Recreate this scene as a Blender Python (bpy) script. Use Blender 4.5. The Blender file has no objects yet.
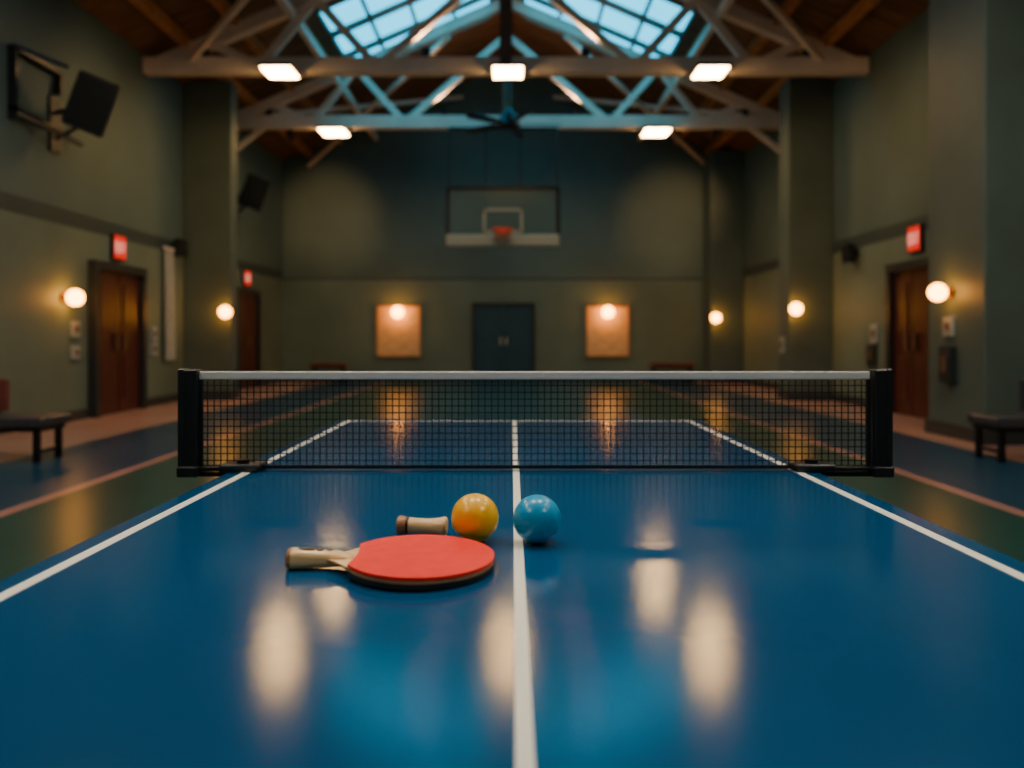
import bpy, bmesh, math, random
from mathutils import Vector, Matrix, Quaternion
random.seed(4)
S = bpy.context.scene
COL = S.collection

# ------------------------------------------------------------------ materials
def mat(name, color, rough=0.5, metal=0.0, emit=None, estr=0.0, nscale=0, namt=0.0, bump=0.0, bscale=60, coat=0.0, spec=0.5, rvar=0.0, stretch=(1,1,1)):
    m = bpy.data.materials.new(name); m.use_nodes = True
    nt = m.node_tree; b = nt.nodes['Principled BSDF']
    b.inputs['Base Color'].default_value = (*color, 1)
    b.inputs['Roughness'].default_value = rough
    b.inputs['Metallic'].default_value = metal
    b.inputs['Specular IOR Level'].default_value = spec
    b.inputs['Coat Weight'].default_value = coat
    b.inputs['Coat Roughness'].default_value = 0.1
    if emit:
        b.inputs['Emission Color'].default_value = (*emit, 1)
        b.inputs['Emission Strength'].default_value = estr
    if nscale or bump:
        tc = nt.nodes.new('ShaderNodeTexCoord'); mp = nt.nodes.new('ShaderNodeMapping')
        mp.inputs['Scale'].default_value = stretch
        nt.links.new(tc.outputs['Object'], mp.inputs['Vector'])
    if nscale:
        n = nt.nodes.new('ShaderNodeTexNoise'); n.inputs['Scale'].default_value = nscale
        n.inputs['Detail'].default_value = 6
        nt.links.new(mp.outputs[0], n.inputs['Vector'])
        r = nt.nodes.new('ShaderNodeValToRGB')
        r.color_ramp.elements[0].position = 0.3; r.color_ramp.elements[1].position = 0.7
        r.color_ramp.elements[0].color = (*[c*(1-namt) for c in color], 1)
        r.color_ramp.elements[1].color = (*[min(1, c*(1+namt)) for c in color], 1)
        nt.links.new(n.outputs['Fac'], r.inputs['Fac'])
        nt.links.new(r.outputs['Color'], b.inputs['Base Color'])
        if rvar:
            mr = nt.nodes.new('ShaderNodeMapRange')
            mr.inputs['To Min'].default_value = rough-rvar; mr.inputs['To Max'].default_value = rough+rvar
            nt.links.new(n.outputs['Fac'], mr.inputs['Value'])
            nt.links.new(mr.outputs[0], b.inputs['Roughness'])
    if bump:
        n2 = nt.nodes.new('ShaderNodeTexNoise'); n2.inputs['Scale'].default_value = bscale
        nt.links.new(mp.outputs[0], n2.inputs['Vector'])
        bp = nt.nodes.new('ShaderNodeBump'); bp.inputs['Strength'].default_value = bump
        bp.inputs['Distance'].default_value = 0.01
        nt.links.new(n2.outputs['Fac'], bp.inputs['Height'])
        nt.links.new(bp.outputs[0], b.inputs['Normal'])
    return m

M = {}
M['wall_lo'] = mat('painted_wall_lower', (0.140,0.185,0.140), 0.6, nscale=0.7, namt=0.15, bump=0.15, bscale=25)
M['wall_hi'] = mat('painted_wall_upper', (0.092,0.138,0.122), 0.65, nscale=0.6, namt=0.18, bump=0.15, bscale=25)
M['stripe'] = mat('wall_stripe_paint', (0.04,0.06,0.06), 0.5, nscale=2, namt=0.1)
M['pillar'] = mat('pillar_paint', (0.085,0.118,0.100), 0.55, nscale=1.2, namt=0.15, bump=0.1)
M['base'] = mat('skirting', (0.035,0.04,0.04), 0.4)
M['deck'] = mat('roof_deck_wood', (0.18,0.08,0.032), 0.6, nscale=3, namt=0.45, stretch=(0.3,4,1))
M['purlin'] = mat('purlin_wood', (0.55,0.21,0.05), 0.5, nscale=4, namt=0.3)
M['steel'] = mat('painted_steel', (0.90,0.74,0.62), 0.5, nscale=2, namt=0.1)
M['steel_d'] = mat('dark_steel', (0.15,0.075,0.04), 0.45, nscale=3, namt=0.15)
M['black'] = mat('black_plastic', (0.010,0.011,0.014), 0.35, nscale=20, namt=0.2)
M['blackmetal'] = mat('black_metal', (0.015,0.016,0.02), 0.3, 0.6)
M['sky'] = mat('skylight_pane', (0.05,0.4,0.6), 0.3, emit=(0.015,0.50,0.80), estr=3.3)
M['sky_fill'] = mat('fill_skylight_pane', (0.05,0.4,0.6), 0.3, emit=(0.03,0.45,0.80), estr=1.6)  # weaker glow for the added skylights out of view
M['panel'] = mat('light_diffuser', (0.9,0.8,0.6), 0.4, emit=(1.0,0.58,0.20), estr=65)
M['panel_fill'] = mat('fill_light_diffuser', (0.9,0.9,0.85), 0.4, emit=(1.0,0.86,0.66), estr=42)  # diffuser of the added fill lights near the camera
M['globe'] = mat('lamp_glass', (0.9,0.6,0.3), 0.3, emit=(1.0,0.36,0.040), estr=24)
M['brass'] = mat('lamp_brass', (0.35,0.2,0.08), 0.35, 0.8)
M['doorred'] = mat('mahogany_door', (0.075,0.015,0.011), 0.4, nscale=5, namt=0.35, stretch=(6,6,0.7))
M['frame'] = mat('door_frame_dark', (0.02,0.025,0.028), 0.45)
M['doorblue'] = mat('blue_door', (0.010,0.050,0.080), 0.45, nscale=3, namt=0.15)
M['exit'] = mat('exit_sign_face', (0.5,0.02,0.01), 0.4, emit=(1.0,0.02,0.012), estr=0.7)
M['exitw'] = mat('exit_letters', (0.9,0.5,0.4), 0.4, emit=(1.0,0.45,0.35), estr=0.9)
M['poster'] = mat('timber_panel', (0.78,0.50,0.25), 0.55, nscale=4, namt=0.2, stretch=(1,1,6))
M['whitep'] = mat('white_plastic', (0.36,0.38,0.35), 0.4)
M['bluetable'] = mat('blue_tabletop', (0.0015,0.062,0.165), 0.12, nscale=1.5, namt=0.10, bump=0.02, bscale=400, rvar=0.015)
M['line'] = mat('white_line_paint', (0.88,0.83,0.72), 0.35)
M['tape'] = mat('net_tape', (0.80,0.74,0.68), 0.6, bump=0.2, bscale=300)
M['netcord'] = mat('net_cord', (0.008,0.009,0.012), 0.6)
M['red'] = mat('red_rubber', (0.90,0.022,0.014), 0.5, nscale=40, namt=0.06, bump=0.06, bscale=700, spec=0.3)
M['rubblack'] = mat('black_rubber', (0.012,0.01,0.01), 0.5)
M['sponge'] = mat('sponge', (0.16,0.02,0.015), 0.7)
M['wood'] = mat('pale_wood', (0.88,0.55,0.25), 0.4, nscale=12, namt=0.14, stretch=(1,9,9), coat=0.2)
M['woodd'] = mat('dark_wood_inlay', (0.035,0.018,0.012), 0.4)
M['woodm'] = mat('mid_wood', (0.40,0.18,0.07), 0.4, nscale=15, namt=0.3, stretch=(1,8,8))
M['plyedge'] = mat('blade_ply_wood', (0.45,0.25,0.11), 0.5, nscale=12, namt=0.2, stretch=(1,9,9))
M['ballo'] = mat('orange_ball', (1.0,0.50,0.002), 0.28, nscale=60, namt=0.03)
M['ballb'] = mat('blue_ball', (0.001,0.30,0.56), 0.28, nscale=60, namt=0.03)
M['seat'] = mat('bench_leather', (0.035,0.035,0.045), 0.4, nscale=8, namt=0.2)
M['seatred'] = mat('bench_cushion_red', (0.16,0.035,0.025), 0.5, nscale=8, namt=0.2)
M['screen'] = mat('screen_glass', (0.01,0.012,0.015), 0.25)
M['glassb'] = mat('backboard_acrylic', (0.04,0.10,0.11), 0.3)
M['rim'] = mat('rim_orange', (0.75,0.06,0.02), 0.4)
M['padding'] = mat('backboard_padding', (0.28,0.32,0.30), 0.5)
M['rope'] = mat('net_rope', (0.2,0.18,0.16), 0.7)
M['banner'] = mat('banner_cloth', (0.34,0.36,0.33), 0.8, nscale=5, namt=0.1)

# floor bands
def floor_mat():
    m = bpy.data.materials.new('sports_floor'); m.use_nodes = True
    nt = m.node_tree; b = nt.nodes['Principled BSDF']; L = nt.links.new
    tc = nt.nodes.new('ShaderNodeTexCoord'); sx = nt.nodes.new('ShaderNodeSeparateXYZ')
    L(tc.outputs['Object'], sx.inputs[0])
    ab = nt.nodes.new('ShaderNodeMath'); ab.operation='ABSOLUTE'; L(sx.outputs[0], ab.inputs[0])
    dv = nt.nodes.new('ShaderNodeMath'); dv.operation='DIVIDE'; dv.inputs[1].default_value=7; L(ab.outputs[0], dv.inputs[0])
    r = nt.nodes.new('ShaderNodeValToRGB'); cr = r.color_ramp; cr.interpolation='CONSTANT'
    bands = [(0,(0.014,0.080,0.110)),(1.9,(0.010,0.062,0.050)),(3.2,(0.44,0.20,0.16)),(3.33,(0.008,0.050,0.095)),(4.6,(0.44,0.24,0.18))]
    cr.elements[0].position=0; cr.elements[0].color=(*bands[0][1],1)
    cr.elements[1].position=bands[1][0]/7; cr.elements[1].color=(*bands[1][1],1)
    for p,c in bands[2:]:
        e = cr.elements.new(p/7); e.color=(*c,1)
    L(dv.outputs[0], r.inputs[0])
    n = nt.nodes.new('ShaderNodeTexNoise'); n.inputs['Scale'].default_value=1.3; n.inputs['Detail'].default_value=5
    L(tc.outputs['Object'], n.inputs['Vector'])
    mr = nt.nodes.new('ShaderNodeMapRange'); mr.inputs['To Min'].default_value=0.7; mr.inputs['To Max'].default_value=1.25
    L(n.outputs['Fac'], mr.inputs['Value'])
    vm = nt.nodes.new('ShaderNodeVectorMath'); vm.operation='SCALE'
    L(r.outputs[0], vm.inputs[0]); L(mr.outputs[0], vm.inputs['Scale']); L(vm.outputs[0], b.inputs['Base Color'])
    b.inputs['Roughness'].default_value=0.28
    b.inputs['Specular IOR Level'].default_value=0.38
    return m
M['floor'] = floor_mat()

# ------------------------------------------------------------------ helpers
def group(name, loc):
    e = bpy.data.objects.new(name, None); e.empty_display_size=0.1
    e.location = loc; COL.objects.link(e); return e
def adopt(o, p):
    if p is not None:
        o.parent = p; o.matrix_parent_inverse = Matrix.Translation(-Vector(p.location))
def mk(name, bm, m, parent=None, smooth=False, loc=None, rot=None):
    me = bpy.data.meshes.new(name); bm.normal_update(); bm.to_mesh(me); bm.free()
    if smooth:
        for p in me.polygons: p.use_smooth=True
    o = bpy.data.objects.new(name, me); COL.objects.link(o)
    for k in (m if isinstance(m,(list,tuple)) else [m]): me.materials.append(k)
    if loc is not None: o.location=loc
    if rot is not None: o.rotation_euler=rot
    adopt(o,parent); return o
def addbox(bm, x0,x1,y0,y1,z0,z1, mi=0, mtx=None):
    vs=[bm.verts.new(c) for c in [(x0,y0,z0),(x1,y0,z0),(x1,y1,z0),(x0,y1,z0),(x0,y0,z1),(x1,y0,z1),(x1,y1,z1),(x0,y1,z1)]]
    if mtx is not None:
        for v in vs: v.co = mtx @ v.co
    for f in [(3,2,1,0),(4,5,6,7),(0,1,5,4),(1,2,6,5),(2,3,7,6),(3,0,4,7)]:
        fc=bm.faces.new([vs[i] for i in f]); fc.material_index=mi
    return vs
def box(name,x0,x1,y0,y1,z0,z1,m,parent=None,bev=0.0):
    c=Vector(((x0+x1)/2,(y0+y1)/2,(z0+z1)/2)); bm=bmesh.new()
    hx,hy,hz=abs(x1-x0)/2,abs(y1-y0)/2,abs(z1-z0)/2
    addbox(bm,-hx,hx,-hy,hy,-hz,hz)
    if bev: bmesh.ops.bevel(bm,geom=bm.edges[:],offset=bev,segments=3,affect='EDGES',profile=0.5)
    return mk(name,bm,m,parent,loc=c)
def beam_into(bm,p1,p2,w,h,mi=0):
    p1=Vector(p1);p2=Vector(p2);d=p2-p1
    q=d.to_track_quat('Y','Z'); mt=Matrix.Translation((p1+p2)/2)@q.to_matrix().to_4x4()
    addbox(bm,-w/2,w/2,-d.length/2,d.length/2,-h/2,h/2,mi,mt)
def beam(name,p1,p2,w,h,m,parent=None):
    bm=bmesh.new(); beam_into(bm,p1,p2,w,h); return mk(name,bm,m,parent)
def cyl(name,p1,p2,r,m,parent=None,seg=20,r2=None):
    p1=Vector(p1);p2=Vector(p2);d=p2-p1; bm=bmesh.new()
    bmesh.ops.create_cone(bm,cap_ends=True,segments=seg,radius1=r,radius2=r if r2 is None else r2,depth=d.length)
    bmesh.ops.transform(bm,matrix=Matrix.Translation((p1+p2)/2)@d.to_track_quat('Z','Y').to_matrix().to_4x4(),verts=bm.verts)
    return mk(name,bm,m,parent,smooth=False)
def sphere(name,c,r,m,parent=None,seg=40,scale=(1,1,1)):
    bm=bmesh.new(); bmesh.ops.create_uvsphere(bm,u_segments=seg,v_segments=seg//2,radius=r)
    bmesh.ops.scale(bm,vec=scale,verts=bm.verts)
    return mk(name,bm,m,parent,smooth=True,loc=c)

# ------------------------------------------------------------------ room
XL,XR=-6.0,5.8; XC=-0.1; YB=21.0; YF=-4.0; ZE=5.75; ZR=8.3; ZS=2.64; ZT=2.86
box('floor',XL-.2,XR+.2,YF-.2,YB+.2,-0.15,0,M['floor'])
fl=bpy.data.objects['floor']
for v in fl.data.vertices: v.co += Vector(fl.location)
fl.location=(0,0,0)
def side_wall(name,x0,x1):
    bm=bmesh.new()
    addbox(bm,x0,x1,YF,YB,0,ZS,0); addbox(bm,x0,x1,YF,YB,ZT,ZE+.1,1); addbox(bm,x0,x1,YF,YB,ZS,ZT,2)
    return mk(name,bm,[M['wall_lo'],M['wall_hi'],M['stripe']])
side_wall('wall_left',XL-.2,XL); side_wall('wall_right',XR,XR+.2)
def gable(name,y0,y1,inner):
    bm=bmesh.new()
    addbox(bm,XL,XR,y0,y1,0,ZS,0); addbox(bm,XL,XR,y0,y1,ZS+.06,ZE,1); addbox(bm,XL,XR,y0,y1,ZS,ZS+.06,2)
    a=[bm.verts.new(c) for c in [(XL,y0,ZE),(XR,y0,ZE),(XC,y0,ZR+.1)]]
    b=[bm.verts.new(c) for c in [(XL,y1,ZE),(XR,y1,ZE),(XC,y1,ZR+.1)]]
    for f in ([a[0],a[1],a[2]],[b[2],b[1],b[0]],[a[1],b[1],b[2],a[2]],[a[0],a[2],b[2],b[0]],[a[0],b[0],b[1],a[1]]):
        fc=bm.faces.new(f); fc.material_index=1
    return mk(name,bm,[M['wall_lo'],M['wall_hi'],M['stripe']])
gable('wall_back',YB,YB+.2,0); gable('wall_front',YF-.2,YF,0)
SL=(ZR-ZE)/5.9
def roof(name,s):
    bm=bmesh.new()
    xa,xb=XC,XC+s*6.1; za,zb=ZR,ZR-SL*6.1
    v=[bm.verts.new(c) for c in [(xa,YF-.2,za),(xb,YF-.2,zb),(xb,YB+.2,zb),(xa,YB+.2,za),(xa,YF-.2,za+.2),(xb,YF-.2,zb+.2),(xb,YB+.2,zb+.2),(xa,YB+.2,za+.2)]]
    for f in [(0,1,2,3),(7,6,5,4),(0,4,5,1),(1,5,6,2),(2,6,7,3),(3,7,4,0)]: bm.faces.new([v[i] for i in f])
    bmesh.ops.recalc_face_normals(bm,faces=bm.faces)
    return mk(name,bm,M['deck'])
roof('ceiling_left',-1); roof('ceiling_right',1)
for s,n in ((-1,'left'),(1,'right')):
    x=XL if s<0 else XR
    box('baseboard_'+n,min(x,x-s*.03),max(x,x-s*.03),YF,YB,0,.14,M['base'])
box('baseboard_back',XL,XR,YB-.03,YB,0,.14,M['base'])
def rz(u): return ZR-SL*abs(u)
g=group('roof_purlins',(XC,9,7))
bm=bmesh.new()
for u in (0,3.6,4.4,5.2):
    for s in ((1,) if u==0 else (-1,1)):
        beam_into(bm,(XC+s*u,YF,rz(u)-.11),(XC+s*u,YB,rz(u)-.11),.12,.18)
mk('purlins',bm,M['purlin'],g)
def skylight(y0,y1,idx,m='sky'):
    for s in (-1,1):
        g=group('window_%d'%idx,(XC+s*1.8,(y0+y1)/2,rz(1.8))); idx+=1
        u0,u1=.35,3.3
        bm=bmesh.new()
        q=[(XC+s*u0,y0,rz(u0)-.03),(XC+s*u1,y0,rz(u1)-.03),(XC+s*u1,y1,rz(u1)-.03),(XC+s*u0,y1,rz(u0)-.03)]
        vs=[bm.verts.new(c) for c in q]; bm.faces.new(vs if s<0 else vs[::-1])
        mk('pane',bm,M[m],g)
        bm=bmesh.new()
        for i in range(5):
            u=u0+(u1-u0)*i/4
            beam_into(bm,(XC+s*u,y0,rz(u)-.06),(XC+s*u,y1,rz(u)-.06),.06,.07)
        for i in range(4):
            y=y0+(y1-y0)*i/3
            beam_into(bm,(XC+s*u0,y,rz(u0)-.06),(XC+s*u1,y,rz(u1)-.06),.16,.09)
        mk('mullions',bm,M['steel_d'],g)
    return idx
k=skylight(13.9,17.4,1); k=skylight(4.8,8.0,k,'sky_fill'); k=skylight(-2,1.5,k,'sky_fill')  # nearer pairs are out of view, added as blue fill for the table

# trusses
ZC=5.55
def truss(y):
    g=group('roof_truss',(XC,y,ZC)); bm=bmesh.new()
    addbox(bm,XC-5.88,XC+5.88,y-.11,y+.11,ZC-.12,ZC+.13)
    for s in (-1,1):
        P=lambda u,z:(XC+s*u,y,z)
        beam_into(bm,P(5.8,rz(5.8)-.27),P(0,rz(0)-.27),.18,.2)
        for a,b in (((2.1,ZC),(0.05,7.3)),((2.1,ZC),(3.1,rz(3.1)-.3)),((4.0,ZC),(3.1,rz(3.1)-.3)),((4.0,ZC),(4.8,rz(4.8)-.3)),):
            beam_into(bm,P(*a),P(*b),.10,.13)
        if y>14: beam_into(bm,P(5.85,ZC-.75),P(5.0,ZC-.1),.09,.1)
    mk('members',bm,M['steel'],g)
    bm=bmesh.new(); addbox(bm,XC-.1,XC+.1,y-.14,y+.14,ZC-.1,rz(0)-.2)
    mk('king_post',bm,M['steel_d'],g)
def clight(x,y,z=5.36,hw=.25,hl=.28,m='panel'):
    g=group('ceiling_light',(x,y,z))
    box('housing',x-hw-.03,x+hw+.03,y-hl-.03,y+hl+.03,z,z+.05,M['steel_d'],g,.01)
    box('diffuser',x-hw,x+hw,y-hl,y+hl,z-.02,z,M[m],g)
for y in (-.8,2.6,6.1,9.6,13.1,16.5): truss(y)
for px in (279,508,711): 
    clight((px-512)*12.75/803,12.8,5.37,.23,.26)
for px in (334,656): clight((px-512)*16.5/803,16.5)
for y in (6.1,2.6,-.8):  # added rows outside the frame, put in to brighten table and walls
    for x in (-3.4,3.3): clight(x,y,5.37,.35,.4,'panel_fill')
g=group('roof_bracing',(XC,13,6.5)); bm=bmesh.new()
for s in (-1,1):
    beam_into(bm,(XC+s*3.45,2.6,rz(3.45)-.45),(XC+s*3.45,YB,rz(3.45)-.45),.10,.14)
    for (ya,yb) in ((9.6,13.1),(16.5,20.9)):
        beam_into(bm,(XC+s*5.2,ya,rz(5.2)-.38),(XC+s*1.2,yb,rz(1.2)-.38),.08,.09)
        beam_into(bm,(XC+s*1.2,ya,rz(1.2)-.45),(XC+s*5.2,yb,rz(5.2)-.45),.08,.09)
mk('braces',bm,M['steel'],g)

def added_uplight(x,y,z,e):  # added spots, put in to warm the trusses and roof
    g=group('added_uplight',(x,y,z))
    cyl('can',(x,y,z),(x,y,z+.16),.06,M['black'],g,20,.08)
    L=bpy.data.lights.new('bulb','SPOT'); L.energy=e; L.color=(1,.60,.32); L.spot_size=math.radians(160); L.spot_blend=1; L.shadow_soft_size=.06
    o=bpy.data.objects.new('bulb',L); COL.objects.link(o); o.location=(x,y,z+.19); o.rotation_euler=(math.pi,0,0); adopt(o,g)
for y,e in ((9.6,80),(13.1,80),(16.5,55)):
    for s in (-1,1): added_uplight(XC+s*4.9,y,5.68,e)
for s in (-1,1): added_uplight(XC+s*1.3,13.1,5.68,55); added_uplight(XC+s*1.3,16.5,5.68,55)

# pillars
def pillar(x0,x1,y0,y1):
    g=group('trim_%d'%pillar.i,((x0+x1)/2,(y0+y1)/2,0)); pillar.i+=1
    box('shaft',x0,x1,y0,y1,0,ZE-.02+0.1,M['pillar'],g,.02)
    box('plinth',x0-.03 if x0>0 else x0,x1+.03 if x1<0 else x1,y0-.03,y1+.03,0,.16,M['base'],g,.008)
pillar.i=1
pillar(5.0,XR,8.49,9.65); pillar(5.0,XR,14.5,15.05); pillar(4.98,XR,20.1,20.98)
pillar(XL,-5.12,14.64,15.0)

def side_door(n,s,y0,y1,h=2.12):
    xw=XL if s<0 else XR; d=-s
    g=group('door_%d'%n,(xw,(y0+y1)/2,0))
    X=lambda a:xw+d*a
    def b(nm,a0,a1,ya,yb,z0,z1,m,bev=0): return box(nm,min(X(a0),X(a1)),max(X(a0),X(a1)),ya,yb,z0,z1,m,g,bev)
    b('jamb_1',0,.12,y0-.12,y0,0,h+.12,M['frame']); b('jamb_2',0,.12,y1,y1+.12,0,h+.12,M['frame'])
    b('head',0,.12,y0,y1,h,h+.12,M['frame'])
    ym=(y0+y1)/2
    for i,(a,c) in enumerate(((y0,ym-.012),(ym+.012,y1))):
        b('leaf_%d'%(i+1),0,.05,a,c,0.01,h,M['doorred'])
        for z0,z1 in ((.2,.85),(1.2,h-.18)):
            b('panel',.05,.065,a+.12,c-.12,z0,z1,M['doorred'],.006)
    b('handle',.06,.10,ym-.14,ym-.09,.95,1.2,M['steel_d'])
    b('handle',.06,.10,ym+.09,ym+.14,.95,1.2,M['steel_d'])
side_door(1,-1,11.48,12.83); side_door(2,-1,17.4,18.7); side_door(3,1,10.95,12.1)
g=group('door_4',(-.3,YB,0)); f=lambda p:(p-512)*YB/803
x0,x1=f(475),f(532); h=1.98
box('jamb_1',x0-.07,x0,YB-.1,YB,0,h+.07,M['frame'],g); box('jamb_2',x1,x1+.07,YB-.1,YB,0,h+.07,M['frame'],g)
box('head',x0,x1,YB-.1,YB,h,h+.07,M['frame'],g)
xm=(x0+x1)/2
box('leaf_1',x0,xm-.01,YB-.05,YB,.01,h,M['doorblue'],g,.005); box('leaf_2',xm+.01,x1,YB-.05,YB,.01,h,M['doorblue'],g,.005)
for a,b_ in ((x0+.12,xm-.12),(xm+.12,x1-.12)):
    box('panel',a,b_,YB-.065,YB-.05,1.15,1.82,M['doorblue'],g,.006); box('panel',a,b_,YB-.065,YB-.05,.2,.95,M['doorblue'],g,.006)
for x in (xm-.09,xm+.06): box('pull',x,x+.03,YB-.1,YB-.05,.95,1.15,M['steel'],g)

def panel(pxa,pxb):
    x0,x1=f(pxa),f(pxb); g=group('wall_panel',((x0+x1)/2,YB,1.3))
    box('board',x0,x1,YB-.05,YB,.67,1.95,M['poster'],g,.01)
    bm=bmesh.new()
    for a in ((x0-.03,x0,.64,1.98),(x1,x1+.03,.64,1.98)): addbox(bm,a[0],a[1],YB-.08,YB,a[2],a[3])
    addbox(bm,x0,x1,YB-.08,YB,1.95,1.98); addbox(bm,x0,x1,YB-.08,YB,.64,.67)
    mk('frame',bm,M['woodm'],g)
panel(378,420); panel(587,628)
def lamp(c,out,r=.1):
    c=Vector(c); out=Vector(out); g=group('wall_lamp',c)
    cyl('backplate',c,c+out*.03,min(.08,r*.7),M['brass'],g,28)
    cyl('arm',c+out*.03,c+out*.07,.022,M['brass'],g)
    sphere('globe',c+out*(.06+r),r,M['globe'],g,28)
    cyl('collar',c+out*.05,c+out*.075,.045,M['brass'],g,24)
lamp((f(399),YB-.05,1.80),(0,-1,0),.15); lamp((f(607),YB-.05,1.80),(0,-1,0),.15)
lamp((XL,10.72,1.67),(1,0,0),.11); lamp((-5.17,14.64,1.60),(0,-1,0),.11)
lamp((5.0,9.13,1.65),(-1,0,0),.10); lamp((5.07,14.5,1.65),(0,-1,0),.11); lamp((5.06,20.1,1.63),(0,-1,0),.12)

def exit_sign(s,y,z=2.5,w=.36,h=.31):
    xw=XL if s<0 else XR; g=group('exit_sign',(xw,y,z))
    X=lambda a:xw-s*a
    def b(nm,a0,a1,ya,yb,z0,z1,m,bev=0): return box(nm,min(X(a0),X(a1)),max(X(a0),X(a1)),ya,yb,z0,z1,m,g,bev)
    b('case',0,.06,y-w/2-.02,y+w/2+.02,z-h/2-.02,z+h/2+.02,M['frame'],.006)
    b('face',.06,.066,y-w/2,y+w/2,z-h/2,z+h/2,M['exit'])
    bm=bmesh.new(); lw=w*.17; gap=w*.06; t=.016; lh=h*.45
    tot=4*lw+3*gap
    def seg(i,pts):
        for (a0,b0),(a1,b1) in pts:
            dirn=1 if s<0 else -1
            ya=y+dirn*(-tot/2+i*(lw+gap)+a0*lw); yb=y+dirn*(-tot/2+i*(lw+gap)+a1*lw)
            beam_into(bm,(X(.069),ya,z-lh/2+b0*lh),(X(.069),yb,z-lh/2+b1*lh),.006,t) if abs(ya-yb)>1e-4 else addbox(bm,min(X(.066),X(.072)),max(X(.066),X(.072)),ya-t/2,ya+t/2,z-lh/2+min(b0,b1)*lh,z-lh/2+max(b0,b1)*lh)
    seg(0,[((0,0),(0,1)),((0,0),(1,0)),((0,.5),(.8,.5)),((0,1),(1,1))])
    seg(1,[((0,0),(1,1)),((0,1),(1,0))]); seg(2,[((.5,0),(.5,1))]); seg(3,[((.5,0),(.5,1)),((0,1),(1,1))])
    mk('letters',bm,M['exitw'],g)
exit_sign(-1,12.17,2.50,.34,.34); exit_sign(-1,18.05,2.48); exit_sign(1,11.47,2.55,.32,.34)

def wbox(name,s,y,z,w,h,m,x=None,dep=.04):
    xw=(XL if s<0 else XR) if x is None else x
    g=group(name,(xw,y,z)); a=xw; b=xw-s*dep
    box('plate',min(a,b),max(a,b),y-w/2,y+w/2,z-h/2,z+h/2,m,g,.006)
    c=xw-s*(dep+.015)
    box('toggle',min(b,c),max(b,c),y-w/5,y+w/5,z-h/5,z+h/5,M['steel_d'],g,.003)
wbox('light_switch',-1,11.0,1.25,.2,.22,M['whitep']); wbox('light_switch',-1,11.0,.93,.18,.18,M['whitep'])
wbox('light_switch',-1,13.4,1.2,.2,.22,M['whitep']); wbox('light_switch',-1,13.4,.95,.2,.22,M['whitep'])
wbox('light_switch',1,9.15,1.26,.2,.22,M['whitep'],5.0); wbox('dark_box',1,9.15,.83,.24,.42,M['frame'],5.0,.08)  # second one is a plain dark box on the pillar
wbox('light_switch',1,12.8,1.2,.25,.3,M['whitep']); wbox('control_box',1,12.9,.85,.3,.35,M['frame'],5.79)
wbox('light_switch',1,16.6,1.1,.3,.3,M['whitep']); wbox('light_switch',1,14.8,1.0,.2,.3,M['whitep'],5.0)
g=group('wall_banner',(XL,13.95,2.6))
cyl('rod',(XL+.06,13.7,2.68),(XL+.06,14.2,2.68),.02,M['steel'],g)
bm=bmesh.new(); N=24; rows=[]
for j in range(8):
    z=2.68-(1.93)*j/7
    rows.append([bm.verts.new((XL+.05+.025*math.sin(i*1.3+j*.2),13.74+.42*i/N,z)) for i in range(N+1)])
for j in range(7):
    for i in range(N): bm.faces.new((rows[j][i],rows[j][i+1],rows[j+1][i+1],rows[j+1][i]))
mk('cloth',bm,M['banner'],g,True)
def speaker(s,y,z,x=None,w=.22,h=.32):
    xw=(XL if s<0 else XR) if x is None else x
    g=group('wall_speaker',(xw,y,z)); sgn=-s
    a,b=xw+sgn*.06,xw+sgn*.22
    box('cabinet',min(a,b),max(a,b),y-w/2,y+w/2,z-h/2,z+h/2,M['black'],g,.02)
    box('bracket',min(xw,a),max(xw,a),y-.05,y+.05,z-.08,z+.08,M['blackmetal'],g)
    cyl('woofer',(b,y,z-.05),(b+sgn*.01,y,z-.05),.07,M['blackmetal'],g,28)
    cyl('tweeter',(b,y,z+.09),(b+sgn*.01,y,z+.09),.03,M['blackmetal'],g,28)
speaker(-1,14.2,2.72); speaker(1,13.5,2.55)
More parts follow.
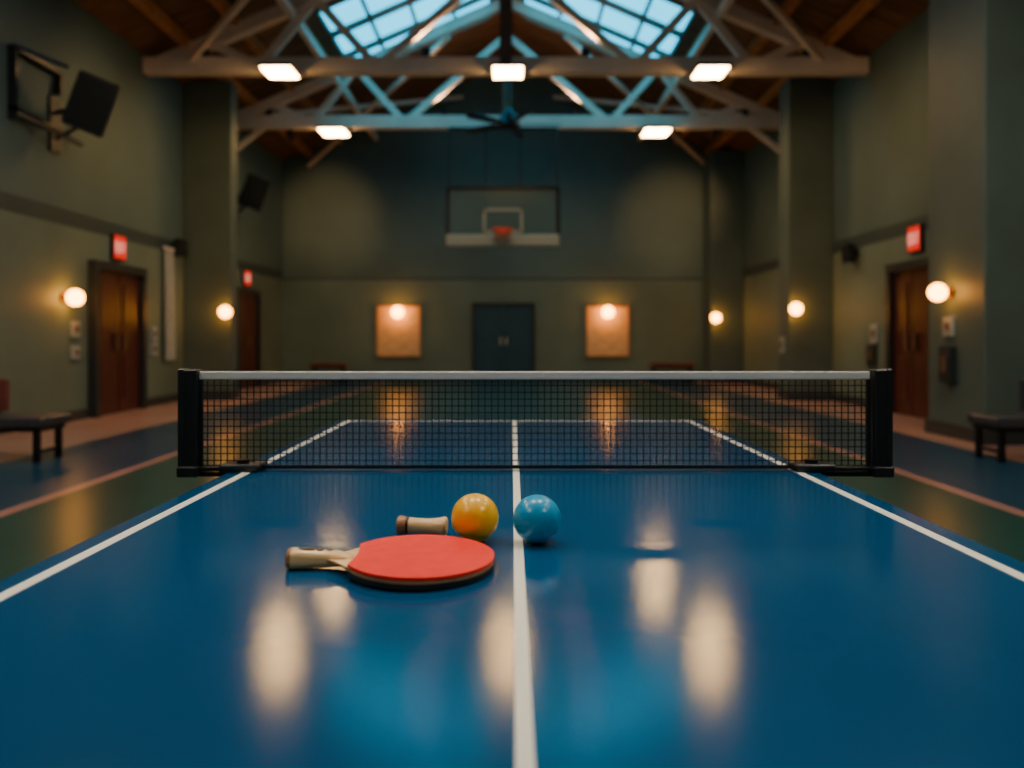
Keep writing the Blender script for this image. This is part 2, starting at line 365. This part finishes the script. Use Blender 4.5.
def tv(x,y,z,w,h,frame):
    g=group('wall_television',(x,y,z))
    R=Matrix.Translation((x,y,z))@Matrix.Rotation(math.radians(20),4,'Z')@Matrix.Rotation(math.radians(20),4,'Y')@Matrix.Rotation(math.radians(12),4,'X')
    bm=bmesh.new(); addbox(bm,-w/2,w/2,-.06,.06,-h/2,h/2)
    bmesh.ops.bevel(bm,geom=bm.edges[:],offset=.015,segments=2,affect='EDGES'); bmesh.ops.transform(bm,matrix=R,verts=bm.verts)
    mk('casing',bm,M['black'],g)
    bm=bmesh.new(); addbox(bm,-w/2+.03,w/2-.03,-.066,-.06,-h/2+.03,h/2-.03,0,R); mk('screen',bm,M['screen'],g)
    bm=bmesh.new(); addbox(bm,-w/4,w/4,.06,.16,-h/4,h/4,0,R); mk('mount',bm,M['blackmetal'],g)
    yb=y+.1
    hub=R@Vector((0,.12,0))
    bm=bmesh.new()
    beam_into(bm,(XL,yb,z-.1),hub,.05,.05); beam_into(bm,(XL,yb,z-.45),R@Vector((0,.1,-.25)),.04,.04)
    addbox(bm,XL,XL+.04,yb-.12,yb+.12,z-.6,z+.1)
    mk('arm',bm,M['black'],g)
    if frame:
        bm=bmesh.new(); Y0,Y1=9.55,10.55; A,B=z-.42,z+.46
        for a in ((Y0,Y0+.05,A,B),(Y1-.05,Y1,B-.3,B)): addbox(bm,XL,XL+.10,a[0],a[1],a[2],a[3])
        addbox(bm,XL,XL+.10,Y0,Y1,B-.05,B); addbox(bm,XL,XL+.10,Y0,Y1,A+.1,A+.15)
        beam_into(bm,(XL+.05,Y0,A+.1),(XL+.3,Y1+.1,A-.05),.05,.05); beam_into(bm,(XL+.05,Y0,B),(XL+.45,Y0+.5,B-.1),.04,.04)
        mk('wall_frame',bm,M['black'],g)
tv(-5.45,10.4,4.16,.50,.72,True); tv(-5.55,17.3,4.27,.50,.70,False)

# ------------------------------------------------------------------ basketball hoop
yb=15.9; bx=(503-512)*yb/803; g=group('basketball_hoop',(bx,yb,3.5))
bw=1.1; zb,zt=2.98,4.1
box('board',bx-bw,bx+bw,yb,yb+.04,zb,zt,M['glassb'],g)
bm=bmesh.new()
for a in ((bx-bw-.03,bx-bw+.05,zb,zt),(bx+bw-.05,bx+bw+.03,zb,zt),(bx-bw,bx+bw,zt-.04,zt+.03)): addbox(bm,a[0],a[1],yb-.03,yb+.05,a[2],a[3])
mk('board_frame',bm,M['blackmetal'],g)
box('padding',bx-bw-.02,bx+bw+.02,yb-.07,yb+.08,zb-.04,zb+.20,M['padding'],g,.03)
bm=bmesh.new(); q=.40; z0,z1=zb+.22,zb+.72
for a in ((bx-q,bx-q+.06,z0,z1),(bx+q-.06,bx+q,z0,z1),(bx-q,bx+q,z1-.06,z1),(bx-q,bx+q,z0,z0+.06)): addbox(bm,a[0],a[1],yb-.012,yb,a[2],a[3])
mk('target_square',bm,M['padding'],g)
def torus(name,c,R,r,m,parent,ns=40,nr=10):
    bm=bmesh.new(); ring=[]
    for i in range(ns):
        a=2*math.pi*i/ns; ring.append([bm.verts.new((c[0]+(R+r*math.cos(b))*math.cos(a),c[1]+(R+r*math.cos(b))*math.sin(a),c[2]+r*math.sin(b))) for b in [2*math.pi*j/nr for j in range(nr)]])
    for i in range(ns):
        for j in range(nr): bm.faces.new((ring[i][j],ring[(i+1)%ns][j],ring[(i+1)%ns][(j+1)%nr],ring[i][(j+1)%nr]))
    return mk(name,bm,m,parent,True)
torus('rim',(bx,yb-.4,3.22),.20,.02,M['rim'],g)
box('rim_plate',bx-.12,bx+.12,yb-.22,yb-.01,3.12,3.28,M['rim'],g,.01)
bm=bmesh.new()
for i in range(14):
    for sg in (1,-1):
        pts=[]
        for j in range(5):
            a=2*math.pi*(i+sg*j*.5)/14; rr=.195-.024*j
            pts.append((bx+rr*math.cos(a),yb-.4+rr*math.sin(a),3.22-.08*j))
        for p,q2 in zip(pts,pts[1:]): beam_into(bm,p,q2,.008,.008)
mk('hoop_net',bm,M['rope'],g)
bm=bmesh.new()
for s in (-1,1):
    beam_into(bm,(bx+s*1.08,yb+.1,zt-.1),(bx+s*1.08,16.3,5.4),.035,.035)
beam_into(bm,(bx-1.1,yb+.09,zt+.02),(bx+1.1,yb+.09,zt+.02),.035,.035)
beam_into(bm,(bx-1.1,16.3,5.38),(bx+1.1,16.3,5.38),.05,.05)
beam_into(bm,(bx-.35,yb+.09,zt),(bx-.35,16.3,5.4),.03,.03); beam_into(bm,(bx+.35,yb+.09,zt),(bx+.35,16.3,5.4),.03,.03)
mk('hanger_frame',bm,M['black'],g)

# ceiling fan hanging in front of the second truss
fy=15.55; fx=(509-512)*fy/803; fz=1.13+(338-121)*fy/803
g=group('ceiling_fan',(fx,fy,fz))
cyl('downrod',(fx,fy,fz+.2),(fx,fy,rz(0)-.2),.035,M['black'],g,16)
cyl('motor',(fx,fy,fz-.09),(fx,fy,fz+.12),.23,M['black'],g,36,.17)
cyl('cap',(fx,fy,fz+.12),(fx,fy,fz+.26),.13,M['black'],g,36,.05)
cyl('hub',(fx,fy,fz-.15),(fx,fy,fz-.09),.12,M['black'],g,36,.2)
for i in range(5):
    a=math.radians(4+72*i); R=Matrix.Translation((fx,fy,fz-.06))@Matrix.Rotation(a,4,'Z')@Matrix.Rotation(math.radians(14),4,'X')
    bm=bmesh.new(); pts=[(.2,-.05),(.34,-.09),(.9,-.10),(1.0,-.06),(1.02,0),(1.0,.06),(.9,.10),(.34,.09),(.2,.05)]
    lo=[bm.verts.new(R@Vector((x,y,-.008))) for x,y in pts]; hi=[bm.verts.new(R@Vector((x,y,.008))) for x,y in pts]
    bm.faces.new(lo[::-1]); bm.faces.new(hi)
    for j in range(len(pts)): bm.faces.new((lo[j],lo[(j+1)%len(pts)],hi[(j+1)%len(pts)],hi[j]))
    mk('blade_%d'%(i+1),bm,M['black'],g)

def washer(x,y,z,target,e,sp=48,col=(1,.55,.22)):
    g=group('spotlight',(x,y,z)); d=(Vector(target)-Vector((x,y,z))).normalized()
    p=Vector((x,y,z))
    cyl('can',p-d*.2,p,.07,M['black'],g,24,.09)
    beam('yoke',p-d*.1,(x,y-.1,z+.14),.03,.03,M['blackmetal'],g)
    L=bpy.data.lights.new('bulb','SPOT'); L.energy=e; L.color=col; L.spot_size=math.radians(sp); L.spot_blend=1; L.shadow_soft_size=.07
    o=bpy.data.objects.new('bulb',L); COL.objects.link(o); o.location=p+d*.02; o.rotation_euler=d.to_track_quat('-Z','Y').to_euler(); adopt(o,g)
washer(-4.6,16.75,5.32,(-4.8,21,4.2),260,46); washer(4.2,16.75,5.32,(4.2,21,4.2),260,46)
washer(-3.4,9.75,5.30,(-6,12.0,3.9),100,70); washer(3.2,9.75,5.30,(5.8,12.4,3.9),100,70)
washer(-.9,2.75,5.30,(-.05,1.7,.76),290,34,(1,.84,.64)); washer(.8,2.75,5.30,(.05,1.7,.76),290,34,(1,.84,.64))  # added pair over the table, brightens the foreground objects

# ------------------------------------------------------------------ benches
def bench(x0,x1,y0,y1,h,m,back=None,mb=None):
    g=group('bench',((x0+x1)/2,(y0+y1)/2,0))
    box('seat',x0,x1,y0,y1,h-.09,h,m,g,.02)
    box('rail',x0+.04,x1-.04,y0+.04,y1-.04,h-.13,h-.09,M['blackmetal'],g)
    for x in (x0+.06,x1-.11):
        for y in (y0+.05,y1-.1): box('leg',x,x+.05,y,y+.05,0,h-.12,M['blackmetal'],g)
        box('stretcher',x+.01,x+.04,y0+.1,y1-.1,.08,.11,M['blackmetal'],g)
    if back:
        box('backrest',back[0],back[1],y1-.07,y1-.01,h+.02,h+.33,mb,g,.02)
        for x in (back[0]+.1,back[1]-.12): box('upright',x,x+.04,y1-.05,y1-.02,h-.05,h+.2,M['blackmetal'],g)
bench(-5.8,-4.22,7.2,7.7,.41,M['seat'],(-5.8,-4.80),M['seatred'])
bench(4.35,5.7,7.2,7.7,.41,M['seat'],(4.85,5.7),M['seat'])
bench(-5.1,-4.2,20.2,20.6,.5,M['seatred']); bench(3.5,4.6,20.2,20.6,.5,M['seatred'])

# ------------------------------------------------------------------ TABLE
TZ=.76; TX0,TX1=-.782,.845; TY0,TY1=.42,3.62
g=group('table_tennis_table',((TX0+TX1)/2,2,0))
box('top',TX0,TX1,TY0,TY1,TZ-.028,TZ,M['bluetable'],g,.003)
bm=bmesh.new(); z0,z1=TZ+.0002,TZ+.0009
addbox(bm,-.740,-.718,TY0+.02,TY1-.02,z0,z1); addbox(bm,.778,.800,TY0+.02,TY1-.02,z0,z1)
addbox(bm,.003,.020,TY0+.02,TY1-.02,z0,z1); addbox(bm,-.718,.003,TY1-.045,TY1-.02,z0,z1); addbox(bm,.020,.778,TY1-.045,TY1-.02,z0,z1)
addbox(bm,-.718,.003,TY0+.02,TY0+.04,z0,z1); addbox(bm,.020,.778,TY0+.02,TY0+.04,z0,z1)
mk('lines',bm,M['line'],g)
bm=bmesh.new()
addbox(bm,TX0+.04,TX1-.04,TY0+.06,TY0+.09,TZ-.09,TZ-.028); addbox(bm,TX0+.04,TX1-.04,TY1-.09,TY1-.06,TZ-.09,TZ-.028)
addbox(bm,TX0+.04,TX0+.07,TY0+.06,TY1-.06,TZ-.09,TZ-.028); addbox(bm,TX1-.07,TX1-.04,TY0+.06,TY1-.06,TZ-.09,TZ-.028)
for y in (TY0+.3,1.9,2.6,TY1-.35):
    for x in (TX0+.14,TX1-.19): addbox(bm,x,x+.05,y,y+.05,0,TZ-.028)
    addbox(bm,TX0+.14,TX1-.14,y+.01,y+.04,.2,.24); addbox(bm,TX0+.07,TX1-.07,y,y+.05,TZ-.07,TZ-.03)
mk('undercarriage',bm,M['blackmetal'],g)

# NET
NY=2.25; K=803/NY; nx=lambda p:(p-512)/K
g=group('table_tennis_net',(.06,NY,TZ))
xa,xb=nx(201),nx(868); ztop=TZ+.37-33.5/K; zbm=TZ+.008
bm=bmesh.new(); th=.0014
nv=int((xb-xa)/.0185)
for i in range(nv+1):
    x=xa+(xb-xa)*i/nv; addbox(bm,x-th,x+th,NY-th,NY+th,zbm,ztop-.02)
nh=13
for j in range(nh+1):
    z=zbm+(ztop-.02-zbm)*j/nh; addbox(bm,xa,xb,NY-th*.8,NY+th*.8,z-th,z+th)
mk('mesh',bm,M['netcord'],g)
box('bottom_cord',xa,xb,NY-.003,NY+.003,zbm-.004,zbm+.006,M['netcord'],g)
box('top_tape',xa-.004,xb+.004,NY-.006,NY+.006,ztop-.022,ztop,M['tape'],g,.003)
for x in (xa,xb): box('edge_tape',x-.006,x+.006,NY-.004,NY+.004,zbm,ztop-.02,M['netcord'],g)
for s,(pa,pb,pc) in ((-1,(181,202,264)),(1,(889,868,790))):
    a,b,c=nx(pa),nx(pb),nx(pc); lo,hi=min(a,b),max(a,b)
    box('post',lo+.010,hi-.006,NY-.022,NY+.022,TZ-.012,ztop+.006,M['black'],g,.005)
    o=a; 
    box('post_outer',min(o,o-s*.016),max(o,o-s*.016),NY-.026,NY+.026,TZ-.014,ztop+.008,M['black'],g,.004)
    box('foot',min(a,b),max(a,b),NY-.035,NY+.035,TZ-.016,TZ+.014,M['black'],g,.005)
    edge=TX0 if s<0 else TX1
    box('clamp_arm',min(b,c),max(b,c),NY-.028,NY+.028,TZ+.002,TZ+.012,M['blackmetal'],g,.003)
    box('clamp_pad',min(c,c+s*.11),max(c,c+s*.11),NY-.05,NY+.035,TZ+.001,TZ+.022,M['black'],g,.006)
    cyl('adjust_knob',(c+s*.055,NY-.01,TZ+.022),(c+s*.055,NY-.01,TZ+.032),.018,M['blackmetal'],g,24)
    u0,u1=edge+s*.012,edge+s*.03
    box('clamp_side',min(u0,u1),max(u0,u1),NY-.022,NY+.022,TZ-.1,TZ+.006,M['blackmetal'],g,.003)
    box('clamp_jaw',min(u1,edge-s*.03),max(u1,edge-s*.03),NY-.022,NY+.022,TZ-.105,TZ-.094,M['blackmetal'],g,.002)
    box('strut',min(u1,a),max(u1,a),NY-.015,NY+.015,TZ-.016,TZ-.004,M['blackmetal'],g,.002)

# BALLS
def ball(px,cy,r_px,m):
    s=(cy-338+r_px); d=.37*803/s; r=r_px*d/803
    bm=bmesh.new(); bmesh.ops.create_uvsphere(bm,u_segments=64,v_segments=32,radius=r)
    return mk('table_tennis_ball',bm,m,None,True,loc=((px-512)*d/803,d,TZ+r),rot=(.4,.3,.8))
ball(475,517.5,23.7,M['ballo']); ball(537,519,24,M['ballb'])

def loft(name,secs,m,parent,n=32,p=2.6):
    bm=bmesh.new(); rings=[]
    for (x,a,b,zo) in secs:
        rg=[]
        for i in range(n):
            t=2*math.pi*i/n; c,s=math.cos(t),math.sin(t)
            rg.append(bm.verts.new((x,a*math.copysign(abs(c)**(2/p),c),zo+b*math.copysign(abs(s)**(2/p),s))))
        rings.append(rg)
    for k in range(len(rings)-1):
        for i in range(n):
            bm.faces.new((rings[k][i],rings[k][(i+1)%n],rings[k+1][(i+1)%n],rings[k+1][i]))
    bm.faces.new(rings[0][::-1]); bm.faces.new(rings[-1])
    bmesh.ops.recalc_face_normals(bm,faces=bm.faces)
    return mk(name,bm,m,parent,True)

# PADDLE (local coords, blade centre at origin, handle toward -x)
g=group('table_tennis_paddle',(0,0,0))
R=.119
def blade(name,z0,z1,m,scale,neck):
    bm=bmesh.new(); pts=[]
    N=140
    for i in range(N+1):
        t=math.radians(-152)+math.radians(304)*i/N
        pts.append((R*1.01*scale*math.cos(t),R*1.08*scale*math.sin(t)))
    if neck:
        x0,y0=pts[-1]
        for k in range(1,9):
            f2=k/8; x=x0+(-.147-x0)*f2; y=.0155+(y0-.0155)*(1-f2)**1.3
            pts.append((x,y))
        x0,y0=pts[0]; pre=[]
        for k in range(8,0,-1):
            f2=k/8; x=x0+(-.147-x0)*f2; y=-.0155+(y0+.0155)*(1-f2)**1.3
            pre.append((x,y))
        pts=pre+pts
    else:
        x0,y0=pts[-1]
        for k in range(1,10):
            f2=k/10; y=y0*(1-2*f2); pts.append((x0+.006*math.sin(math.pi*f2),y))
    lo=[bm.verts.new((x,y,z0)) for x,y in pts]; hi=[bm.verts.new((x,y,z1)) for x,y in pts]; n=len(pts)
    bm.faces.new(lo[::-1]); bm.faces.new(hi)
    for i in range(n):
        fc=bm.faces.new((lo[i],lo[(i+1)%n],hi[(i+1)%n],hi[i]))
        if isinstance(m,list): fc.material_index=1
    if not neck:
        e=[e for e in bm.edges if all(abs(v.co.z-z1)<1e-6 for v in e.verts)]
        bmesh.ops.bevel(bm,geom=e,offset=.0008,segments=2,affect='EDGES')
    return mk(name,bm,m,g)
blade('blade_ply',-.0015,.0025,[M['wood'],M['plyedge']],.995,True)
blade('sponge_top',.0025,.0040,M['sponge'],.99,False)
blade('rubber_top',.0040,.0085,M['red'],1.0,False)
blade('rubber_bottom',-.0100,-.0015,M['rubblack'],1.0,False)
secs=[(-.209,.015,.011,0),(-.207,.0178,.0145,0),(-.202,.0190,.0162,0),(-.191,.0182,.0158,0),(-.170,.0162,.0142,0),(-.147,.0158,.0136,0),(-.130,.0155,.0120,0),(-.118,.0145,.0085,0),(-.106,.012,.0045,0)]
loft('handle_grip',secs,M['wood'],g)
loft('handle_end',[(-.2125,.013,.009,0),(-.2115,.0175,.0142,0),(-.207,.0192,.0164,0),(-.2045,.0192,.0166,0)],M['woodm'],g)
bm=bmesh.new()
for x,a,b,zc in ((-.182,.014,.0075,.0150),(-.160,.0065,.0065,.0139),(-.145,.005,.0045,.0133)):
    n=28
    c0=[bm.verts.new((x+a*math.cos(2*math.pi*i/n),b*math.sin(2*math.pi*i/n),zc-.003)) for i in range(n)]
    c1=[bm.verts.new((x+a*math.cos(2*math.pi*i/n),b*math.sin(2*math.pi*i/n),zc+.0012)) for i in range(n)]
    bm.faces.new(c1)
    for i in range(n): bm.faces.new((c0[i],c0[(i+1)%n],c1[(i+1)%n],c1[i]))
mk('inlays',bm,M['woodd'],g)
g.location=((420-512)*1.295/803,1.295,TZ+.0131); g.rotation_euler=(0,math.radians(1.0),math.radians(1.5))

g=group('paddle_handle',(0,0,0))
loft('grip',[(-.047,.010,.010,0),(-.0465,.0145,.0145,0),(-.043,.0168,.0168,0),(-.036,.0165,.0165,0),(-.028,.0145,.0145,0)],M['woodm'],g,p=2.2)
loft('body',[(-.028,.0147,.0147,0),(-.010,.0138,.0138,0),(.012,.0140,.0140,0),(.030,.0160,.0160,0),(.040,.0185,.0185,0),(.045,.0185,.0185,0),(.047,.015,.015,0)],M['wood'],g,p=2.2)
loft('band',[(-.0285,.0152,.0152,0),(-.0265,.0153,.0153,0),(-.0245,.0150,.0150,0)],M['woodd'],g,p=2.2)
d=1.50
g.location=((422-512)*d/803,d,TZ+.0190); g.rotation_euler=(.3,math.radians(1.5),math.radians(-6))

# ------------------------------------------------------------------ world + camera
w=bpy.data.worlds.new('World'); S.world=w; w.use_nodes=True
w.node_tree.nodes['Background'].inputs[0].default_value=(.1,.3,.5,1); w.node_tree.nodes['Background'].inputs[1].default_value=.5
cam=bpy.data.cameras.new('camera'); co=bpy.data.objects.new('camera',cam); COL.objects.link(co)
co.location=(0,0,TZ+.37); co.rotation_euler=(math.pi/2,0,0)
cam.sensor_width=36; cam.lens=803/1024*36; cam.shift_y=-46/1024; cam.clip_start=.02
cam.dof.use_dof=True; cam.dof.focus_distance=1.7; cam.dof.aperture_fstop=2.0
S.camera=co
